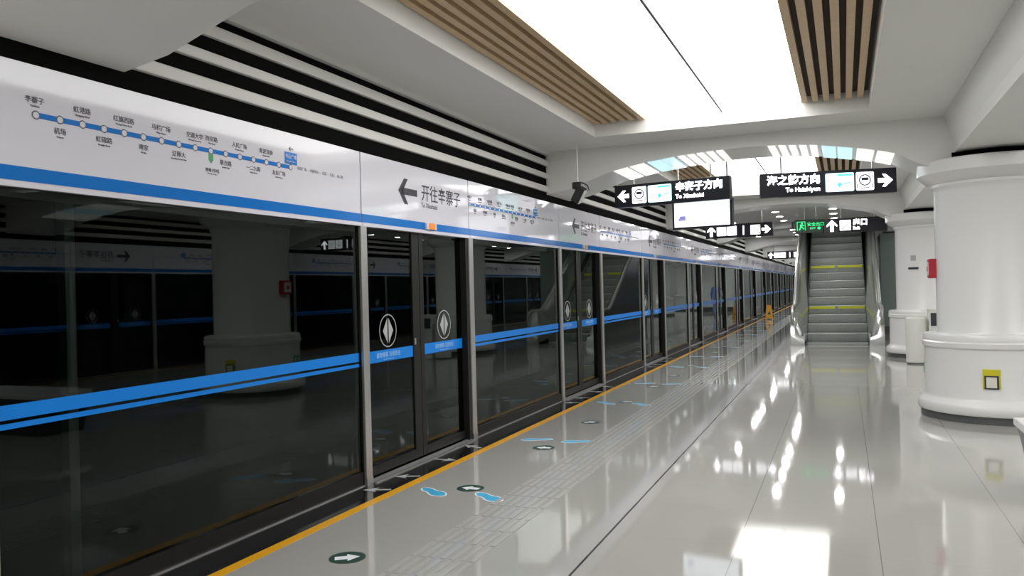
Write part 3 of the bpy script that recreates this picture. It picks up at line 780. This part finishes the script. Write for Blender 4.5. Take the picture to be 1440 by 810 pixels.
# ------------------------------------------------------------------ bin, bench
t = thing('litter_bin', 'tall silver litter bin between the two white columns', 'litter bin', (1.33, 17.1, 0))
MB().lathe([(.19, .03), (.19, .82), (.18, .86), (.14, .885)], (-.08, 0), 32).build('bin_drum', 'bin', t, smooth=True)
MB().box(.12, .42, -.17, .2, 0, 1.04).build('cabinet', 'bin', t, bevel=.015)
MB().box(.15, .39, -.176, -.171, .72, .96).build('slot', 'ink', t)
MB().lathe([(.18, .0), (.18, .035)], (-.08, 0), 32).build('drum_foot', 'plinth', t, smooth=True)
t = thing('bench', 'dark stone bench with pale top at the right edge', 'bench', (2.0, 7.0, 0))
MB().loft([[(-.70, -.30, .0), (.70, -.30, .0), (.70, .30, .0), (-.70, .30, .0)], [(-.78, -.33, .44), (.78, -.33, .44), (.78, .33, .44), (-.78, .33, .44)]]).build('base', 'bench_side', t, bevel=.01)
MB().box(-.80, .80, -.35, .35, .44, .50).build('top_slab', 'bench_top', t, bevel=.008)

# ------------------------------------------------------------------ wet floor sign
t = thing('wet_floor_sign', 'yellow folding wet floor sign standing near the far screen', 'wet floor sign', (-3.05, 36.9, 0), radians(8))
for s in (-1, 1):
    T = Matrix.Translation((0, s * .14, 0)) @ Matrix.Rotation(s * radians(13), 4, 'X')
    p = MB().poly([(-.16, 0), (-.11, 0), (-.1, .05), (.1, .05), (.11, 0), (.16, 0), (.10, .62), (-.10, .62)], .012, T @ Matrix.Rotation(pi / 2, 4, 'X')).build('board', 'wet', t)
    MB().poly([(-.075, .22), (.075, .22), (0, .38)], .001, T @ Matrix.Translation((0, -.0125 if s < 0 else .0015, 0)) @ Matrix.Rotation(pi / 2, 4, 'X')).build('warning_triangle', 'ink', p)
MB().box(-.1, .1, -.02, .02, .60, .63).build('hinge', 'wet', t)

# ------------------------------------------------------------------ person (seen mirrored in the glass) and the hoarding behind
def skin(name, verts, edges, radii, material, parent=None, levels=2):
    me = bpy.data.meshes.new(name); me.from_pydata(verts, edges, [])
    o = bpy.data.objects.new(name, me); COL.objects.link(o)
    sk = o.modifiers.new('skin', 'SKIN'); sk.use_smooth_shade = True
    if not me.skin_vertices: me.skin_vertices.new(name='skin')
    for i, r in enumerate(radii):
        v = me.skin_vertices[0].data[i]; v.radius = r if isinstance(r, tuple) else (r, r); v.use_root = (i == 0)
    ss = o.modifiers.new('sub', 'SUBSURF'); ss.levels = ss.render_levels = levels
    me.materials.append(M[material])
    dg = bpy.context.evaluated_depsgraph_get(); dg.update()
    m2 = bpy.data.meshes.new_from_object(o.evaluated_get(dg)); bpy.data.objects.remove(o); m2.name = name
    if not m2.materials: m2.materials.append(M[material])
    o = bpy.data.objects.new(name, m2); COL.objects.link(o)
    if parent: o.parent = parent
    return o
# faces +Y (walking away), left foot forward
V = [(0, 0, .92), (0, .01, 1.08), (0, .015, 1.26), (0, .0, 1.40), (0, .01, 1.48), (0, .02, 1.56), (0, .03, 1.65),
     (-.09, .0, .86), (-.10, .12, .48), (-.10, .15, .09), (-.10, .28, .035),
     (.09, .0, .86), (.10, -.08, .48), (.10, -.30, .12), (.10, -.20, .035),
     (-.17, .0, 1.38), (-.24, -.08, 1.12), (-.25, -.04, .88), (-.25, -.02, .80),
     (.17, .0, 1.38), (.24, .06, 1.12), (.24, .16, .90), (.24, .19, .83)]
Eg = [(0, 1), (1, 2), (2, 3), (3, 4), (4, 5), (5, 6), (0, 7), (7, 8), (8, 9), (9, 10), (0, 11), (11, 12), (12, 13), (13, 14), (3, 15), (15, 16), (16, 17), (17, 18), (3, 19), (19, 20), (20, 21), (21, 22)]
Rd = [(.19, .13), (.18, .12), (.21, .13), (.15, .10), .055, (.08, .09), (.075, .085), .12, .085, .06, (.05, .035), .12, .085, .06, (.05, .035), .08, .062, .042, (.038, .022), .08, .062, .042, (.038, .022)]
per = skin('person', V, Eg, Rd, 'blue_cloth')
me = per.data; me.materials.append(M['skin']); me.materials.append(M['hair'])
for p in me.polygons:
    c = p.center
    if c.z > 1.485 or (abs(c.x) > .2 and c.z < .87): p.material_index = 1
    if c.z < .075: p.material_index = 2
tag(per, 'person in blue work clothes walking away with a dark shoulder bag, mirrored in the glass', 'person')
per.location = (-1.38, 42.6, 0); per.rotation_euler = (0, 0, radians(-8))
hm = MB()
bmesh.ops.create_icosphere(hm.bm, subdivisions=3, radius=1)
bmesh.ops.transform(hm.bm, matrix=Matrix.Translation((0, .0, 1.645)) @ Matrix.Diagonal((.083, .098, .10, 1)), verts=hm.bm.verts)
hm.build('hair', 'hair', per, smooth=True)
fm = MB(); fm.box(-.03, -.015, .108, .114, 1.63, 1.64).box(.015, .03, .108, .114, 1.63, 1.64).box(-.02, .02, .11, .115, 1.565, 1.573); fm.build('facial_features', 'hair', per)
em = MB()
for q in (-1, 1):
    n0 = len(em.bm.verts); bmesh.ops.create_icosphere(em.bm, subdivisions=2, radius=1); em.bm.verts.ensure_lookup_table()
    bmesh.ops.transform(em.bm, matrix=Matrix.Translation((q * .082, .01, 1.605)) @ Matrix.Diagonal((.012, .02, .032, 1)), verts=em.bm.verts[n0:])
em.tube([(0, .115, 1.635), (0, .128, 1.605), (0, .118, 1.595)], [.006, .012, .008], 8)
em.build('ears_and_nose', 'skin', per, smooth=True)
for s in (-1, 1):
    hand = MB()
    bx_, by_, bz_ = (-.25, -.02, .80) if s < 0 else (.24, .19, .83)
    for i in range(4): hand.tube([(bx_, by_ - .025 + i * .017, bz_), (bx_ + s * .004, by_ - .025 + i * .017, bz_ - .045), (bx_ - s * .012, by_ - .022 + i * .016, bz_ - .075 - (.008 if i in (1, 2) else 0))], [.0085, .008, .006], 8)
    hand.tube([(bx_ - s * .005, by_ + .03, bz_ + .02), (bx_ - s * .01, by_ + .05, bz_ - .01), (bx_ - s * .012, by_ + .055, bz_ - .035)], [.01, .009, .007], 8)
    hand.build('hand_fingers', 'skin', per, smooth=True)
bg = thing('shoulder_bag', 'dark bag carried on the shoulder of the person in blue', 'bag', (-1.38, 42.6, .0), radians(-8))
MB().box(-.42, -.325, -.16, .12, .86, 1.18).build('bag_body', 'bag', bg, bevel=.03)
MB().tube([(-.37, -.14, 1.16), (-.335, -.13, 1.28), (-.22, -.115, 1.475), (-.15, .0, 1.53), (-.22, .115, 1.475), (-.335, .10, 1.28), (-.37, .09, 1.16)], .013).build('strap', 'bag', bg, smooth=True)
t = thing('hoarding_panel', 'white hoarding with dark foot mirrored behind the person in blue', 'hoarding', (-.6, 48.0, 0))
MB().box(-.95, .95, -.05, .05, .26, 1.62).build('panel', 'white_wall', t)
MB().box(-.95, .95, -.06, .06, 0, .26).build('foot', 'plinth', t)
struct(MB().box(-1.55, CX * 2 + 1.55, 54, 66, 0, 2.86).build('wall_room', 'white_wall'), 'white walled equipment room far down the platform', 'wall')

# ------------------------------------------------------------------ world, camera
w = bpy.data.worlds.new('world'); SC.world = w; w.use_nodes = True
w.node_tree.nodes['Background'].inputs[0].default_value = (.5, .55, .6, 1); w.node_tree.nodes['Background'].inputs[1].default_value = .0
f, yaw, pit, rol = 1140., radians(22.27), radians(.08), radians(1.436)
fw = Vector((-sin(yaw) * cos(pit), cos(yaw) * cos(pit), sin(pit))); r0 = Vector((cos(yaw), sin(yaw), 0)); u0 = r0.cross(fw)
r = cos(rol) * r0 - sin(rol) * u0; u = sin(rol) * r0 + cos(rol) * u0
cd = bpy.data.cameras.new('camera'); cam = bpy.data.objects.new('camera', cd); COL.objects.link(cam)
cd.sensor_width = 36; cd.lens = f / 1440 * 36; cd.clip_start = .05; cd.clip_end = 300
cam.matrix_world = Matrix(((r.x, u.x, -fw.x, 0), (r.y, u.y, -fw.y, 0), (r.z, u.z, -fw.z, 1.6), (0, 0, 0, 1)))
SC.camera = cam
vs = SC.view_settings; vs.view_transform = 'Standard'; vs.look = 'None'; vs.exposure = .34; vs.gamma = 1.; vs.use_curve_mapping = False
try:
    SC.cycles.max_bounces = 10; SC.cycles.transparent_max_bounces = 24; SC.cycles.caustics_reflective = False; SC.cycles.sample_clamp_indirect = 6.; SC.cycles.use_denoising = True
except Exception: pass
for m in list(_text.values()): 
    if m.users == 0: bpy.data.meshes.remove(m)
